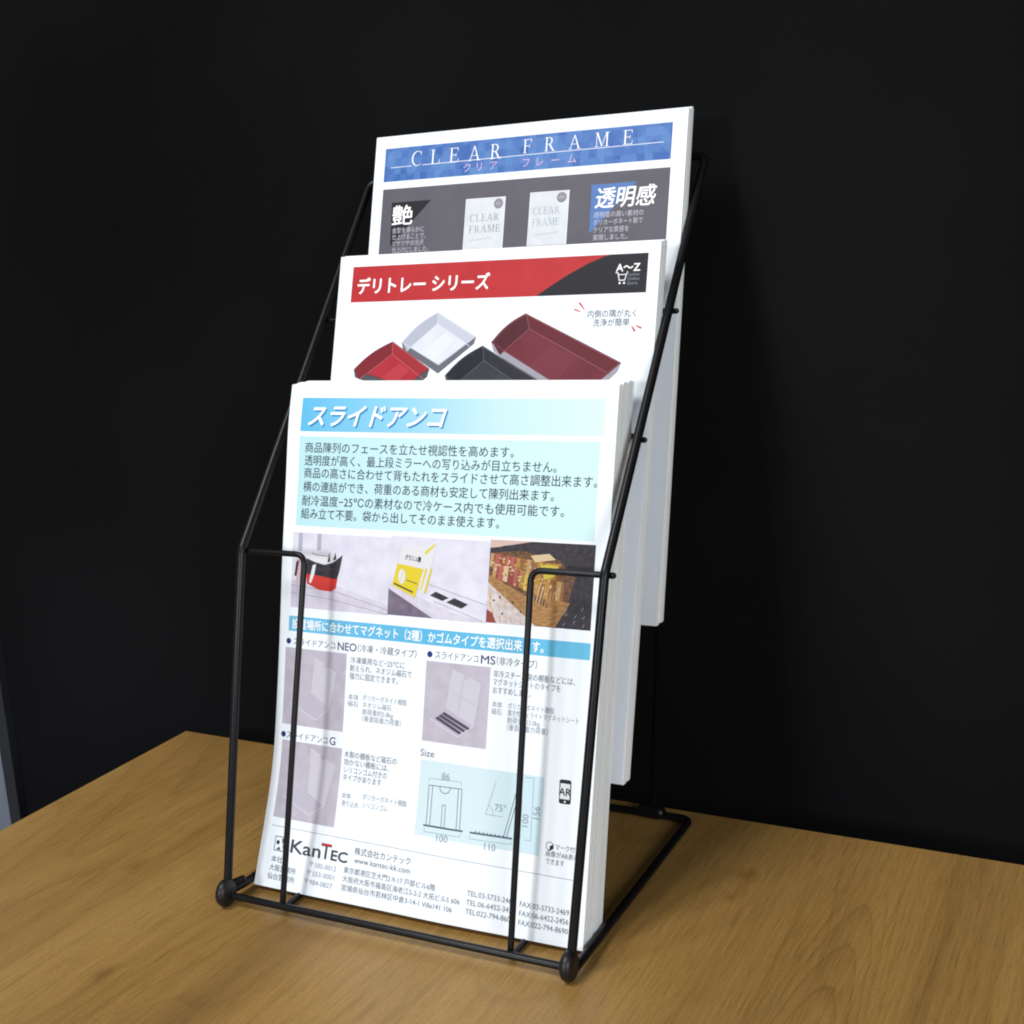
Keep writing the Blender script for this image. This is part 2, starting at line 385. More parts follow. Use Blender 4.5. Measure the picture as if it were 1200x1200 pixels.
# ---- printing: flat inked shapes laid out in page millimetres, wrapped onto the sheet
class Print:
    def __init__(s, S, curved): s.S, s.curved = S, curved; s.items = []; s.mats = []
    def mi(s, m):
        if m not in s.mats: s.mats.append(m)
        return s.mats.index(m)
    def tri(s, verts, tris, m, layer): s.items.append((verts, tris, s.mi(m), layer)); return s
    def poly(s, pts, m, layer=1):
        t = tessellate_polygon([[Vector((x, y, 0)) for x, y in pts]]); return s.tri(list(pts), t, m, layer)
    def rect(s, u0, v0, u1, v1, m, layer=1): return s.poly([(u0, v0), (u1, v0), (u1, v1), (u0, v1)], m, layer)
    def line(s, pts, wd, m, layer=2):
        for (a, b), (c, d) in zip(pts, pts[1:]):
            l = math.hypot(c - a, d - b) or 1; nx, ny = -(d - b) / l * wd / 2, (c - a) / l * wd / 2
            ex, ey = (c - a) / l * wd / 2, (d - b) / l * wd / 2
            s.poly([(a + nx - ex, b + ny - ey), (c + nx + ex, d + ny + ey), (c - nx + ex, d - ny + ey), (a - nx - ex, b - ny - ey)], m, layer)
        return s
    def disc(s, u, v, r, m, layer=2, a0=0, a1=360, n=20, ry=None):
        ry = ry or r
        return s.poly([(u + r * math.cos(math.radians(a0 + (a1 - a0) * k / n)), v + ry * math.sin(math.radians(a0 + (a1 - a0) * k / n))) for k in range(n if a1 - a0 >= 360 else n + 1)], m, layer)
    def text(s, body, u0, v, size, m, u1=None, layer=3, bold=0.0, shear=0.0, center=False, rot=0.0):
        c = bpy.data.curves.new('glyphs', 'FONT'); c.body = body; c.shear = shear; c.resolution_u = 3
        o = bpy.data.objects.new('glyphs', c); COL.objects.link(o); bpy.context.view_layer.update()
        me = o.to_mesh(); vs_ = [(q.co.x, q.co.y) for q in me.vertices]; tr = [tuple(f.vertices) for f in me.polygons]
        o.to_mesh_clear(); bpy.data.objects.remove(o); bpy.data.curves.remove(c)
        x0 = min(q[0] for q in vs_); x1 = max(q[0] for q in vs_)
        k = size if u1 is None else (u1 - u0) / (x1 - x0)
        mid = 0.37 if any(ord(ch) > 0x2000 for ch in body) else 0.35
        out = []
        for x, y in vs_:
            du, dv = (x - x0) * k, -(y - mid) * size
            if center: du -= (x1 - x0) * k / 2
            if rot: ca, sa = math.cos(rot), math.sin(rot); du, dv = du * ca - dv * sa, du * sa + dv * ca
            out.append((u0 + du, v + dv))
        if bold:                                          # heavier weight: the glyphs overprinted with small shifts
            b = bold * size
            for q in range(8):
                a = math.pi * q / 4; s.tri([(x + b * math.cos(a), y + b * math.sin(a)) for x, y in out], tr, m, layer)
        return s.tri(out, tr, m, layer)
    def build(s, name, parent):
        bm = bmesh.new(); z = 0
        for i, (vs_, tris, mi, layer) in enumerate(s.items):
            h = 0.035 * layer + 0.0005 * (i % 60)
            V = [bm.verts.new((x, y, h)) for x, y in vs_]
            for t in tris:
                try: f = bm.faces.new([V[k] for k in t]); f.material_index = mi
                except ValueError: pass
        if s.curved:
            lo = min(q.co.y for q in bm.verts); hi = max(q.co.y for q in bm.verts)
            k = math.floor(lo / 5) + 1
            while k * 5 < hi:
                bmesh.ops.bisect_plane(bm, geom=list(bm.verts) + list(bm.edges) + list(bm.faces), plane_co=(0, k * 5.0, 0), plane_no=(0, 1, 0)); k += 1
            lo = min(q.co.x for q in bm.verts); hi = max(q.co.x for q in bm.verts)
            k = math.floor(lo / 21) + 1
            while k * 21 < hi:
                bmesh.ops.bisect_plane(bm, geom=list(bm.verts) + list(bm.edges) + list(bm.faces), plane_co=(k * 21.0, 0, 0), plane_no=(1, 0, 0)); k += 1
        uvl = bm.loops.layers.uv.new('UVMap')
        for f in bm.faces:
            for l in f.loops: l[uvl].uv = (l.vert.co.x / 100, l.vert.co.y / 100)
        for q in bm.verts: q.co = s.S.pt(q.co.x, q.co.y, q.co.z) * MM
        bm.normal_update()
        for f in bm.faces:
            if f.normal.y > 0: f.normal_flip()
        return mesh_obj(name, bm, s.mats, parent)

# serif capitals in units of the cap height, y down from the top of the letter
def serif_glyph(ch):
    P = []
    def box(x0, y0, x1, y1): P.append([(x0, y0), (x1, y0), (x1, y1), (x0, y1)])
    def stem(x, w_=0.10, top=True, bot=True):
        box(x - w_ / 2, 0, x + w_ / 2, 1)
        if top: box(x - w_ / 2 - 0.10, 0, x + w_ / 2 + 0.10, 0.035)
        if bot: box(x - w_ / 2 - 0.10, 0.965, x + w_ / 2 + 0.10, 1)
    def arc(cx, cy, ro, ryo, ri, ryi, a0, a1, dx=0.0, n=22):
        o = [(cx + ro * math.cos(math.radians(a0 + (a1 - a0) * k / n)), cy + ryo * math.sin(math.radians(a0 + (a1 - a0) * k / n))) for k in range(n + 1)]
        i_ = [(cx + dx + ri * math.cos(math.radians(a0 + (a1 - a0) * k / n)), cy + ryi * math.sin(math.radians(a0 + (a1 - a0) * k / n))) for k in range(n + 1)]
        P.append(o + i_[::-1])
    if ch == 'C':
        arc(0.46, 0.5, 0.44, 0.52, 0.37, 0.475, 48, 312, 0.03); P.append([(0.72, 0.0), (0.77, 0.0), (0.77, 0.3), (0.74, 0.3)]); return P, 0.86
    if ch == 'L':
        stem(0.18); box(0.18, 0.96, 0.68, 1); P.append([(0.66, 0.98), (0.70, 0.70), (0.73, 0.70), (0.70, 1.0)]); return P, 0.78
    if ch in 'EF':
        stem(0.18); box(0.18, 0, 0.66, 0.04); P.append([(0.63, 0), (0.68, 0), (0.68, 0.24), (0.65, 0.24)])
        box(0.18, 0.47, 0.54, 0.51); box(0.525, 0.37, 0.555, 0.61)
        if ch == 'E': box(0.18, 0.96, 0.68, 1); P.append([(0.66, 0.98), (0.70, 0.72), (0.73, 0.72), (0.70, 1.0)])
        return P, (0.80 if ch == 'E' else 0.74)
    if ch == 'A':
        P.append([(0.44, 0.0), (0.48, 0.06), (0.17, 1.0), (0.13, 1.0)]); P.append([(0.44, 0.0), (0.50, 0.0), (0.86, 1.0), (0.75, 1.0)])
        box(0.25, 0.63, 0.64, 0.67); box(0.04, 0.965, 0.27, 1); box(0.66, 0.965, 0.96, 1); return P, 1.0
    if ch == 'R':
        stem(0.18); arc(0.36, 0.26, 0.27, 0.26, 0.17, 0.22, -90, 90); box(0.18, 0, 0.37, 0.04); box(0.18, 0.48, 0.37, 0.52)
        P.append([(0.36, 0.50), (0.47, 0.50), (0.78, 1.0), (0.66, 1.0)]); box(0.66, 0.965, 0.86, 1); return P, 0.88
    if ch == 'M':
        stem(0.16, 0.045); stem(0.92, 0.10); P.append([(0.12, 0), (0.24, 0), (0.56, 0.9), (0.52, 1.0)]); P.append([(0.86, 0), (0.90, 0.06), (0.55, 1.0), (0.52, 0.98)]); return P, 1.10
    return P, 0.4
def serif_word(pr, word, u0, u1, v0, v1, m, layer=3):
    h = v1 - v0; gl = [serif_glyph(c) for c in word]; tot = sum(w_ for _, w_ in gl) * h
    gap = (u1 - u0 - tot) / max(len(word) - 1, 1); x = u0
    sc = 1.0
    if gap < 0: sc = (u1 - u0) / tot; gap = 0
    for P, w_ in gl:
        for q in P: pr.poly([(x + a * h * sc, v0 + b * h) for a, b in q], m, layer)
        x += w_ * h * sc + gap

WHITE = ink('ink_white', (255, 255, 255), 0.88); DARK = ink('ink_dark_grey', (52, 60, 76)); MID = ink('ink_mid_grey', (84, 91, 108))
PALE = ink('ink_pale_grey', (140, 146, 160)); NAVY = ink('ink_navy', (38, 52, 128)); BLACK = ink('ink_black', (26, 26, 30)); RED = ink('ink_red', (196, 44, 52))

def make_stack(name, label, S, curved, ytop, ybot, bundles):
    root = empty(name, (S.pt(105, 297).x * MM, S.pt(105, 297).y * MM, S.pt(105, 297).z * MM))
    tag(root, label, 'leaflet stack', 'leaflet stacks in the wire rack')
    inv_ = Matrix.Translation(-root.location)
    def child(o, par=root):
        o.parent = par
        if par is root: o.matrix_parent_inverse = inv_
        return o
    fs = child(mesh_obj('front_sheet', sheet_mesh(S, 0.14), PAPER, None, False))
    for (f0, f1, n, dx, dz, jit) in bundles:
        child(mesh_obj('sheet_bundle', block_mesh(S, ytop, ybot, f0, f1, n, dx, dz, jit), EDGE))
    return root, fs

# ============================================================ lowest leaflet (light blue)
L1 = Profile([(105.2, 287), (97.1, 262.8), (88.2, 226), (78.9, 188.5), (66.6, 133.7), (54.3, 84.2), (46.3, 60), (36.4, 37.3), (26.4, 16.4), (20.2, 3.4)], True)
R1 = Profile([(105.2, 287), (20.6, 3.6)])
S1 = Surface(-104.47, L1, R1, 0.8)
st1, sheet1 = make_stack('leaflet_stack', 'thick stack of white leaflets with light blue heading in the lowest front tier', S1, True, 20.4, 25.2,
    [(0.012, 0.20, 11, -0.1, -0.2, 0.2), (0.215, 0.41, 11, 0.6, 0.3, 0.22), (0.43, 0.60, 10, 0.1, -0.5, 0.22), (0.615, 0.80, 10, 0.8, 0.1, 0.25), (0.815, 1.0, 10, 0.2, -0.9, 0.25)])
def P1(): return Print(S1, True)
p = P1(); p.rect(8.9, 8.0, 202.9, 28.0, ink_gradient('cyan_heading_fade', [(98, 192, 238), (146, 214, 244), (202, 238, 250), (224, 246, 252)], 9, 203)); p.build('heading_band', sheet1)
p = P1(); p.text('スライドアンコ', 15.3, 19.6, 14.2, ink('ink_title_shade', (40, 140, 205)), u1=108.5, layer=2, bold=0.019, shear=0.28)
p.text('スライドアンコ', 14.4, 18.7, 14.2, WHITE, u1=107.6, layer=4, bold=0.019, shear=0.28); p.build('title_text', sheet1)
p = P1(); p.rect(8.9, 31.0, 201.3, 84.0, ink_gradient('pale_cyan_box', [(196, 238, 246), (210, 245, 250), (214, 247, 251)], 9, 203)); p.build('text_box', sheet1)
p = P1()
for (t_, a, b, v) in (('商品陳列のフェースを立たせ視認性を高めます。', 13.2, 151, 37.6), ('透明度が高く、最上段ミラーへの写り込みが目立ちません。', 13.2, 177, 45.2), ('商品の高さに合わせて背もたれをスライドさせて高さ調整出来ます。', 13.2, 201, 52.6),
        ('横の連結ができ、荷重のある商材も安定して陳列出来ます。', 13.0, 176.5, 60.7), ('耐冷温度−25℃の素材なので冷ケース内でも使用可能です。', 12.6, 183, 69.0), ('組み立て不要。袋から出してそのまま使えます。', 12.4, 144.8, 76.7)):
    p.text(t_, a, v, 6.7, DARK, u1=b, bold=0.004)
p.build('body_text', sheet1)
# three printed photographs
LAV = ink_mottled('photo_pale_lavender', (216, 214, 232), (230, 229, 242), 9, 0.86); LAV2 = ink_mottled('photo_shelf_lavender', (206, 201, 220), (222, 217, 232), 12, 0.86)
PURP = ink_mottled('photo_purple_grey', (112, 100, 122), (136, 124, 146), 14); PHRED = ink('photo_red', (214, 62, 56)); PHDARK = ink_mottled('photo_charcoal', (44, 40, 48), (64, 60, 68), 40)
YEL = ink('photo_yellow', (236, 214, 50)); BAGW = ink('photo_bag_white', (236, 236, 242)); BRN = ink('photo_brown', (150, 104, 62)); LBRN = ink('photo_light_brown', (196, 150, 100))
p = P1(); p.rect(7.4, 88.0, 76.0, 132.6, LAV)
p.poly([(7.4, 116), (40, 118), (76, 127), (76, 132.6), (7.4, 132.6)], LAV2, 2)
p.line([(7.4, 119.5), (40, 121.5), (76, 129.5)], 0.3, PALE, 2); p.line([(7.4, 124), (36, 126), (76, 132)], 0.25, PALE, 2)
p.rect(11.5, 88.2, 14.4, 99, ink('photo_shade', (186, 186, 206)), 2); p.rect(25, 88.2, 28, 98, ink('photo_shade', (186, 186, 206)), 2)
p.poly([(10.5, 104), (17, 102), (18, 117), (11, 119)], ink('photo_pink', (222, 186, 196)), 2); p.poly([(10.5, 105.5), (12.6, 104.5), (11, 114), (9.4, 114)], PHDARK, 3)
p.poly([(18, 103), (24, 105), (31, 106.2), (37, 104.5), (43.6, 99.8), (42, 108.5), (40.3, 114.2), (18.2, 112.6)], PHDARK, 3)
p.poly([(18.2, 112.2), (40.6, 113.8), (39.8, 119.5), (36.5, 121.6), (28, 121.2), (18.8, 118)], PHRED, 3)
p.poly([(19, 102.2), (20.6, 100.6), (33, 100), (36, 102.6), (31, 105.8), (24, 104.6)], BAGW, 4)
p.poly([(22.6, 107), (25, 106), (24, 112), (21.8, 117.6), (20.4, 117)], BAGW, 4); p.poly([(33, 104.8), (34.2, 98.6), (35, 104)], PHDARK, 4); p.poly([(37, 103.4), (38.5, 98.4), (39.3, 102.4)], PHDARK, 4)
p.line([(22, 99.8), (25, 100.6), (33, 101)], 0.4, MID, 4)
p.build('photo_panel', sheet1)
p = P1(); p.rect(76.0, 86.8, 140.3, 132.0, LAV)
p.poly([(76, 116.5), (106.5, 131.8), (76, 132)], PURP, 2); p.poly([(76, 114.2), (80, 115), (116, 127.2), (140.3, 131.2), (140.3, 132), (106.5, 131.9), (76, 117)], LAV2, 3)
p.line([(76, 116), (110, 129.8), (118, 132)], 0.5, ink('photo_white_edge', (230, 230, 240)), 4); p.line([(103, 113), (140, 122)], 0.25, PALE, 4)
for k in range(16): p.line([(107 + k * 2, 122.2 + k * 0.56), (107.8 + k * 2, 122.7 + k * 0.56)], 0.3, MID, 4)
p.poly([(90.5, 93), (107, 89.5), (105.5, 96), (99.5, 118.6), (97.5, 117.8)], BAGW, 4); p.poly([(103.5, 104), (104.6, 104.3), (101, 118.4), (99.8, 118)], YEL, 5); p.poly([(100, 104), (101.3, 104.4), (98, 117), (97.2, 116.4)], YEL, 5); p.poly([(99, 95), (105, 90.2), (105.8, 90.8), (99.5, 96.8)], YEL, 5)
p.poly([(84, 91.5), (90, 92.5), (97.6, 94), (99, 101.8), (94, 121), (78.2, 115), (81.2, 103)], BAGW, 5)
p.poly([(81.4, 102.4), (98.8, 104.6), (94, 121), (78.2, 115)], YEL, 6); p.disc(84.6, 109.6, 2.4, BAGW, 7, ry=4.2); p.line([(86, 104), (83, 114)], 0.3, YEL, 8)
p.line([(80, 114), (92, 118)], 1.0, ink('photo_label_dark', (92, 84, 60)), 7); p.line([(88, 111.5), (95, 113.2)], 0.5, ink('photo_label_dark', (92, 84, 60)), 7)
p.text('グラニュ糖', 86.2, 98.6, 3.4, BLACK, u1=96.8, layer=7, bold=0.02, rot=0.08)
p.poly([(107.5, 116.7), (116.2, 119.6), (112, 121.6), (103.7, 119.1)], PHDARK, 4); p.poly([(119.6, 119.5), (128.6, 122.4), (124.4, 125), (114.6, 122.2)], PHDARK, 4)
p.build('photo_panel', sheet1)
p = P1(); p.rect(140.3, 85.9, 202.6, 131.3, ink_mottled('photo_shop_dark', (84, 56, 40), (132, 92, 62), 60))
rng = random.Random(3)
p.poly([(140.3, 90), (168, 86), (202.6, 86), (202.6, 131.2), (180, 131.2), (188, 120), (192, 104), (182, 95), (160, 91.2), (140.3, 93)], PHDARK, 2)
p.poly([(140.3, 86), (165, 86), (146, 89.6), (140.3, 90.4)], ink('photo_skin_pink', (222, 190, 180)), 2)
cols = [ink('photo_rose', (186, 100, 92)), ink('photo_tan', (196, 156, 104)), ink('photo_cream', (222, 196, 154)), ink('photo_ochre', (186, 140, 62)), ink('photo_brick', (150, 72, 62)), BRN, LBRN, ink('photo_gold', (222, 190, 84))]
for row in range(2):                                      # two rows of packets standing on the shelf, the near row last
    for k in range(13):
        t = k / 12; u = 141 + 38 * t + row * 2.2; v = 93.2 + 4.0 * t + row * (5.5 + 3.5 * t); w_ = 3.6 + 1.2 * t + rng.uniform(-.6, .8); h_ = 8.2 + 4.5 * t + rng.uniform(-1, 1); sl = rng.uniform(0.2, 1.0)
        c = cols[rng.choice((0, 0, 4, 2, 1))] if t < 0.36 else cols[rng.choice((1, 2, 3, 3, 5, 6, 7))]
        p.poly([(u, v), (u + w_, v + rng.uniform(0, 1.2)), (u + w_ - sl, v + h_), (u - sl, v + h_ - 1.2)], c, 3)
        p.poly([(u + w_ * .62, v + .6), (u + w_, v + 1.0), (u + w_ - sl, v + h_), (u + w_ * .55 - sl, v + h_ - .6)], BRN if t > .36 else cols[4], 3)
        for q in range(4):
            a, b = u + rng.uniform(.2, w_ - 1.2), v + rng.uniform(.8, h_ - 2.2); p.poly([(a, b), (a + rng.uniform(.6, 1.6), b + rng.uniform(-.2, .4)), (a + rng.uniform(.3, 1.2), b + rng.uniform(.6, 1.8)), (a - .2, b + rng.uniform(.5, 1.4))], cols[rng.choice((0, 1, 2, 2, 4, 5, 7))], 4)
for k in range(9):
    u = 170 + k * 1.7; p.line([(u, 108 + k * 0.5 + rng.uniform(0, 2)), (u - 2.0, 118 + k * 0.9)], 0.5, cols[rng.choice((1, 5, 6, 2))], 4)
p.poly([(171, 97.5), (182, 98.5), (180, 104), (174, 106)], ink('photo_lemon', (214, 196, 70)), 4); p.poly([(165, 93.5), (176, 92), (180, 95), (168, 97)], cols[2], 4)
p.poly([(140.3, 104.8), (176, 121), (187, 122.5), (182, 131), (170, 131), (140.3, 109.4)], ink_mottled('photo_shelf_wood', (150, 106, 62), (192, 146, 92), 30, stretch=(1, 4, 1)), 5)
p.poly([(140.3, 109.4), (170, 131), (171, 131.3), (140.3, 131.3)], ink_mottled('photo_price_rail', (206, 190, 186), (232, 222, 222), 30), 5)
p.poly([(176, 116.5), (190, 117.5), (186.6, 123.6), (177, 122)], ink_mottled('photo_shelf_wood', (150, 106, 62), (192, 146, 92), 30), 5)
p.poly([(140.3, 124), (144, 126), (146.5, 131.3), (140.3, 131.3)], ink('photo_brick', (158, 66, 58)), 6)
for u, v in ((148, 117), (156, 119.5), (161, 124), (150, 126), (144.5, 119)): p.disc(u, v, 0.6, PHDARK, 6)
for k in range(12): u = rng.uniform(141, 156); v = rng.uniform(112, 128); p.line([(u, v), (u + 0.5, v + 2.5)], 0.6, cols[rng.choice((1, 2, 6))], 6)
for k in range(9): u = rng.uniform(186, 198); v = rng.uniform(121, 130); p.line([(u, v), (u + rng.uniform(.5, 1.6), v - rng.uniform(.8, 2.2))], 0.35, ink('photo_glint', (150, 146, 156)), 3)
p.build('photo_panel', sheet1)
p = P1(); p.rect(6.6, 137.9, 203.3, 146.8, ink_gradient('cyan_strip', [(112, 196, 236), (96, 190, 236), (104, 196, 234)], 6, 203)); p.build('caption_band', sheet1)
p = P1(); p.text('設置場所に合わせてマグネット（2種）かゴムタイプを選択出来ます。', 9.2, 142.4, 6.6, WHITE, u1=176, bold=0.014); p.build('caption_text', sheet1)
BLUEGREY = ink('ink_blue_grey', (64, 78, 112))
for (a, b, c, u0, u1, u2, u3, u4, v) in (('スライドアンコ', 'NEO', '（冷凍・冷蔵タイプ）', 10.6, 41.0, 42.9, 56.0, 56.0, 152.8), ('スライドアンコ', 'MS', '（非冷タイプ）', 109.4, 136.8, 138.6, 147.5, 147.4, 151.8)):
    p = P1(); p.disc(u0 - 3.6, v + 0.1, 1.75, NAVY); p.text(a, u0, v, 4.9, MID, u1=u1); p.text(b, u2, v - 0.1, 6.6, BLUEGREY, u1=u3, bold=0.012); p.text(c, u4 + 1.0, v, 4.9, MID, u1=(97.0 if b == 'NEO' else 172.8)); p.build('section_heading', sheet1)
p = P1(); p.disc(6.4, 208.4, 1.75, NAVY); p.text('スライドアンコ', 8.8, 208.4, 4.9, MID, u1=39.0); p.text('G', 40.6, 208.2, 6.6, BLUEGREY, bold=0.012); p.build('section_heading', sheet1)
p = P1(); p.text('Size', 103.5, 206.9, 5.6, MID, u1=112.6); p.build('size_heading', sheet1)
# product shots
GREYBOX = ink_mottled('photo_mauve_grey', (186, 180, 196), (198, 192, 207), 10, 0.86); CLEAR1 = ink('photo_clear_sheet', (214, 211, 226)); CLEAR2 = ink('photo_clear_base', (198, 193, 210)); CLEAR3 = ink('photo_clear_edge', (222, 219, 232))
def product(u0, v0, u1, v1, kind):
    p = P1(); p.rect(u0, v0, u1, v1, GREYBOX)
    X = lambda t: u0 + (u1 - u0) * t; Y = lambda t: v0 + (v1 - v0) * t
    if kind == 'MS':
        bk = [(0.43, 0.08), (0.86, 0.22), (0.79, 0.74), (0.36, 0.56)]
    elif kind == 'NEO': bk = [(0.50, 0.10), (0.84, 0.27), (0.76, 0.72), (0.46, 0.56)]
    else: bk = [(0.50, 0.06), (0.90, 0.24), (0.80, 0.76), (0.52, 0.62)]
    p.poly([(X(a), Y(b)) for a, b in bk], CLEAR1, 2)
    p.line([(X(a), Y(b)) for a, b in bk + bk[:1]], 0.5, CLEAR3, 3)
    mx = ((bk[0][0] + bk[1][0]) / 2, (bk[0][1] + bk[1][1]) / 2); p.disc(X(mx[0]), Y(mx[1]), 1.8, GREYBOX, 4, 0, 360)
    p.poly([(X(bk[3][0]), Y(bk[3][1])), (X(bk[2][0]), Y(bk[2][1])), (X(0.56), Y(0.90)), (X(0.12), Y(0.72))], CLEAR2, 3)
    p.line([(X(0.12), Y(0.72)), (X(0.56), Y(0.90)), (X(bk[2][0]), Y(bk[2][1]))], 0.7, CLEAR3, 4)
    if kind == 'MS':
        for k in range(3):
            d = 0.055 * k; p.poly([(X(0.33 - d * 0.9), Y(0.61 + d * 0.6)), (X(0.74 - d * 1.1), Y(0.77 + d * 0.6)), (X(0.71 - d * 1.1), Y(0.80 + d * 0.6)), (X(0.29 - d * 0.9), Y(0.64 + d * 0.6))], ink('photo_magnet', (84, 78, 100)), 5)
        p.line([(X(0.60), Y(0.18)), (X(0.54), Y(0.62))], 0.4, CLEAR2, 4); p.line([(X(0.44), Y(0.36)), (X(0.80), Y(0.48))], 0.3, CLEAR2, 4)
    else:
        for k in range(6):
            t = k / 5; p.line([(X(0.20 + 0.26 * t), Y(0.72 - 0.12 * t)), (X(0.56 + 0.20 * t), Y(0.87 - 0.13 * t))], 0.35, CLEAR1, 5)
    p.build('product_photo', sheet1)
product(4.9, 156.7, 49.5, 202.2, 'NEO'); product(103.8, 155.6, 144.9, 200.3, 'MS'); product(5.8, 211.7, 49.8, 256.9, 'G')
DETAIL = (
    ('冷凍庫用など−25℃に', 52.2, 89.5, 160.0, 4.3, MID), ('耐えられ、ネオジム磁石で', 52.2, 94.5, 164.6, 4.3, MID), ('強力に固定できます。', 52.2, 85.5, 169.2, 4.3, MID),
    ('本体', 51.9, 59.3, 181.3, 3.7, PALE), ('ポリカーボネイト樹脂', 62.0, 92.2, 180.8, 3.7, PALE), ('磁石', 51.9, 59.3, 185.2, 3.7, PALE), ('ネオジム磁石', 62.2, 82.2, 184.9, 3.7, PALE), ('耐荷重約5.8kg', 62.4, 83.5, 188.9, 3.7, PALE), ('（垂直吸着力荷重）', 62.6, 89.2, 192.8, 3.7, PALE),
    ('非冷スチール製の棚板などには、', 146.8, 195.6, 158.9, 4.3, MID), ('マグネットシートのタイプを', 146.8, 187.5, 163.3, 4.3, MID), ('おすすめします。', 147.0, 170.0, 167.8, 4.3, MID),
    ('本体', 147.0, 153.3, 175.4, 3.7, PALE), ('ポリカーボネイト樹脂', 156.8, 184.6, 175.4, 3.7, PALE), ('磁石', 147.0, 153.3, 179.3, 3.7, PALE), ('異方性フェライトマグネットシート', 156.9, 199.2, 179.2, 3.7, PALE), ('耐荷重約3.0kg', 157.0, 176.6, 183.1, 3.7, PALE), ('（垂直吸着力荷重）', 157.0, 181.6, 186.9, 3.7, PALE),
    ('木製の棚板など磁石の', 51.6, 88.0, 214.5, 4.2, MID), ('効かない棚板には、', 51.8, 83.0, 218.9, 4.2, MID), ('シリコンゴム付きの', 52.0, 82.0, 223.3, 4.2, MID), ('タイプがあります', 52.0, 78.6, 227.6, 4.2, MID),
    ('本体', 52.4, 58.8, 238.0, 3.7, PALE), ('ポリカーボネイト樹脂', 66.9, 97.0, 236.9, 3.7, PALE), ('滑り止め', 52.8, 64.5, 242.3, 3.7, PALE), ('シリコンゴム', 67.2, 84.5, 241.5, 3.7, PALE))
for first, last in ((0, 3), (3, 9), (9, 12), (12, 18), (18, 22), (22, 26)):
    p = P1()
    for t_, a, b, v, sz, m_ in DETAIL[first:last]: p.text(t_, a, v, sz, m_, u1=b)
    p.build('detail_text', sheet1)
# dimension drawing
DRAW = ink('ink_drawing', (84, 100, 124)); DIM = ink('ink_dimension', (136, 156, 178))
p = P1(); p.rect(104.0, 210.8, 181.4, 252.4, ink_gradient('pale_blue_panel', [(218, 240, 247), (218, 240, 248), (210, 236, 248)], 104, 182))
p.line([(110.6, 224.3), (131.8, 223.7), (132.4, 246.0), (110.9, 246.2), (110.6, 224.3)], 0.4, DRAW); p.line([(113.0, 224.4), (113.2, 246)], 0.4, DRAW); p.line([(129.6, 224), (130.2, 246)], 0.4, DRAW)
p.line([(109.6, 246.5), (134, 246.3)], 1.0, DRAW); p.line([(117.6, 224.2), (118.2, 226.2), (119.8, 227.4), (121.6, 227.6), (123.6, 226.6), (124.6, 224)], 0.4, DRAW); p.line([(120.2, 234), (120.6, 246)], 0.35, DRAW); p.line([(122.2, 234), (122.6, 246)], 0.35, DRAW); p.line([(120.2, 234), (122.2, 234)], 0.35, DRAW)
p.line([(110.4, 222.6), (110.4, 220.6), (131.2, 220.0), (131.2, 222)], 0.25, DIM); p.text('86', 121.0, 218.2, 5.6, DIM, center=True)
p.line([(110, 248), (110.1, 250), (133, 249.5), (133, 247.6)], 0.25, DIM); p.text('100', 121.9, 252.0, 5.6, DIM, center=True)
p.line([(139.3, 246.2), (164.3, 245.8)], 1.0, DRAW)
for k in range(8): p.line([(142 + k * 2.4, 245.8), (142.6 + k * 2.4, 245.0)], 0.5, DRAW)
p.line([(159.6, 245.4), (165.6, 219.5)], 0.4, DRAW); p.line([(161.4, 245.4), (167.2, 220)], 0.4, DRAW)
p.line([(152.6, 217.2), (147.6, 235.1), (158, 235.2)], 0.25, DIM); p.line([(149.2, 230), (151.4, 231.8), (152.4, 235)], 0.25, DIM); p.text('75°', 156.4, 230.6, 5.4, DIM, center=True)
p.line([(139, 247.6), (139.1, 249.6), (164.4, 249.0), (164.4, 247)], 0.25, DIM); p.text('110', 151.9, 252.0, 5.4, DIM, center=True)
p.line([(167, 224), (169, 224), (169.4, 245.4), (167.4, 245.4)], 0.25, DIM); p.line([(170, 212.4), (175.2, 212.2), (175.8, 245.4), (172, 245.4)], 0.25, DIM)
p.text('100', 171.8, 238.4, 5.2, DIM, rot=-math.pi / 2); p.text('156', 178.2, 233.4, 5.2, DIM, rot=-math.pi / 2)
p.build('size_drawing', sheet1)
# phone mark and its note (the square code beside it stays blank)
p = P1()
p.poly([(190.4, 211.4), (191.2, 210.6), (196.5, 210.5), (197.3, 211.3), (197.6, 222.4), (196.8, 223.2), (191.6, 223.3), (190.7, 222.6)], BLACK, 2); p.rect(191.1, 212.6, 196.8, 220.8, ink('ink_screen', (240, 246, 250)), 3); p.text('AR', 193.95, 216.9, 5.4, BLACK, layer=4, bold=0.02, center=True); p.disc(194.2, 222.1, 0.55, ink('ink_screen', (240, 246, 250)), 4); p.build('phone_icon', sheet1)
p = P1()
p.line([(187.2, 244), (185.3, 245.1), (185.3, 247.4), (187.3, 248.6), (189.3, 247.4), (189.3, 245.1), (187.2, 244)], 0.35, DARK); p.poly([(187.3, 246.2), (189.3, 245.1), (189.3, 247.4), (187.3, 248.6)], BLACK, 3)
p.text('マーク付き', 190.6, 246.2, 3.5, DARK, u1=204.6); p.text('画像がAR表示', 185.3, 250.2, 3.5, DARK, u1=204.2); p.text('できます', 185.5, 254.2, 3.5, DARK, u1=196.2); p.build('viewer_note', sheet1)
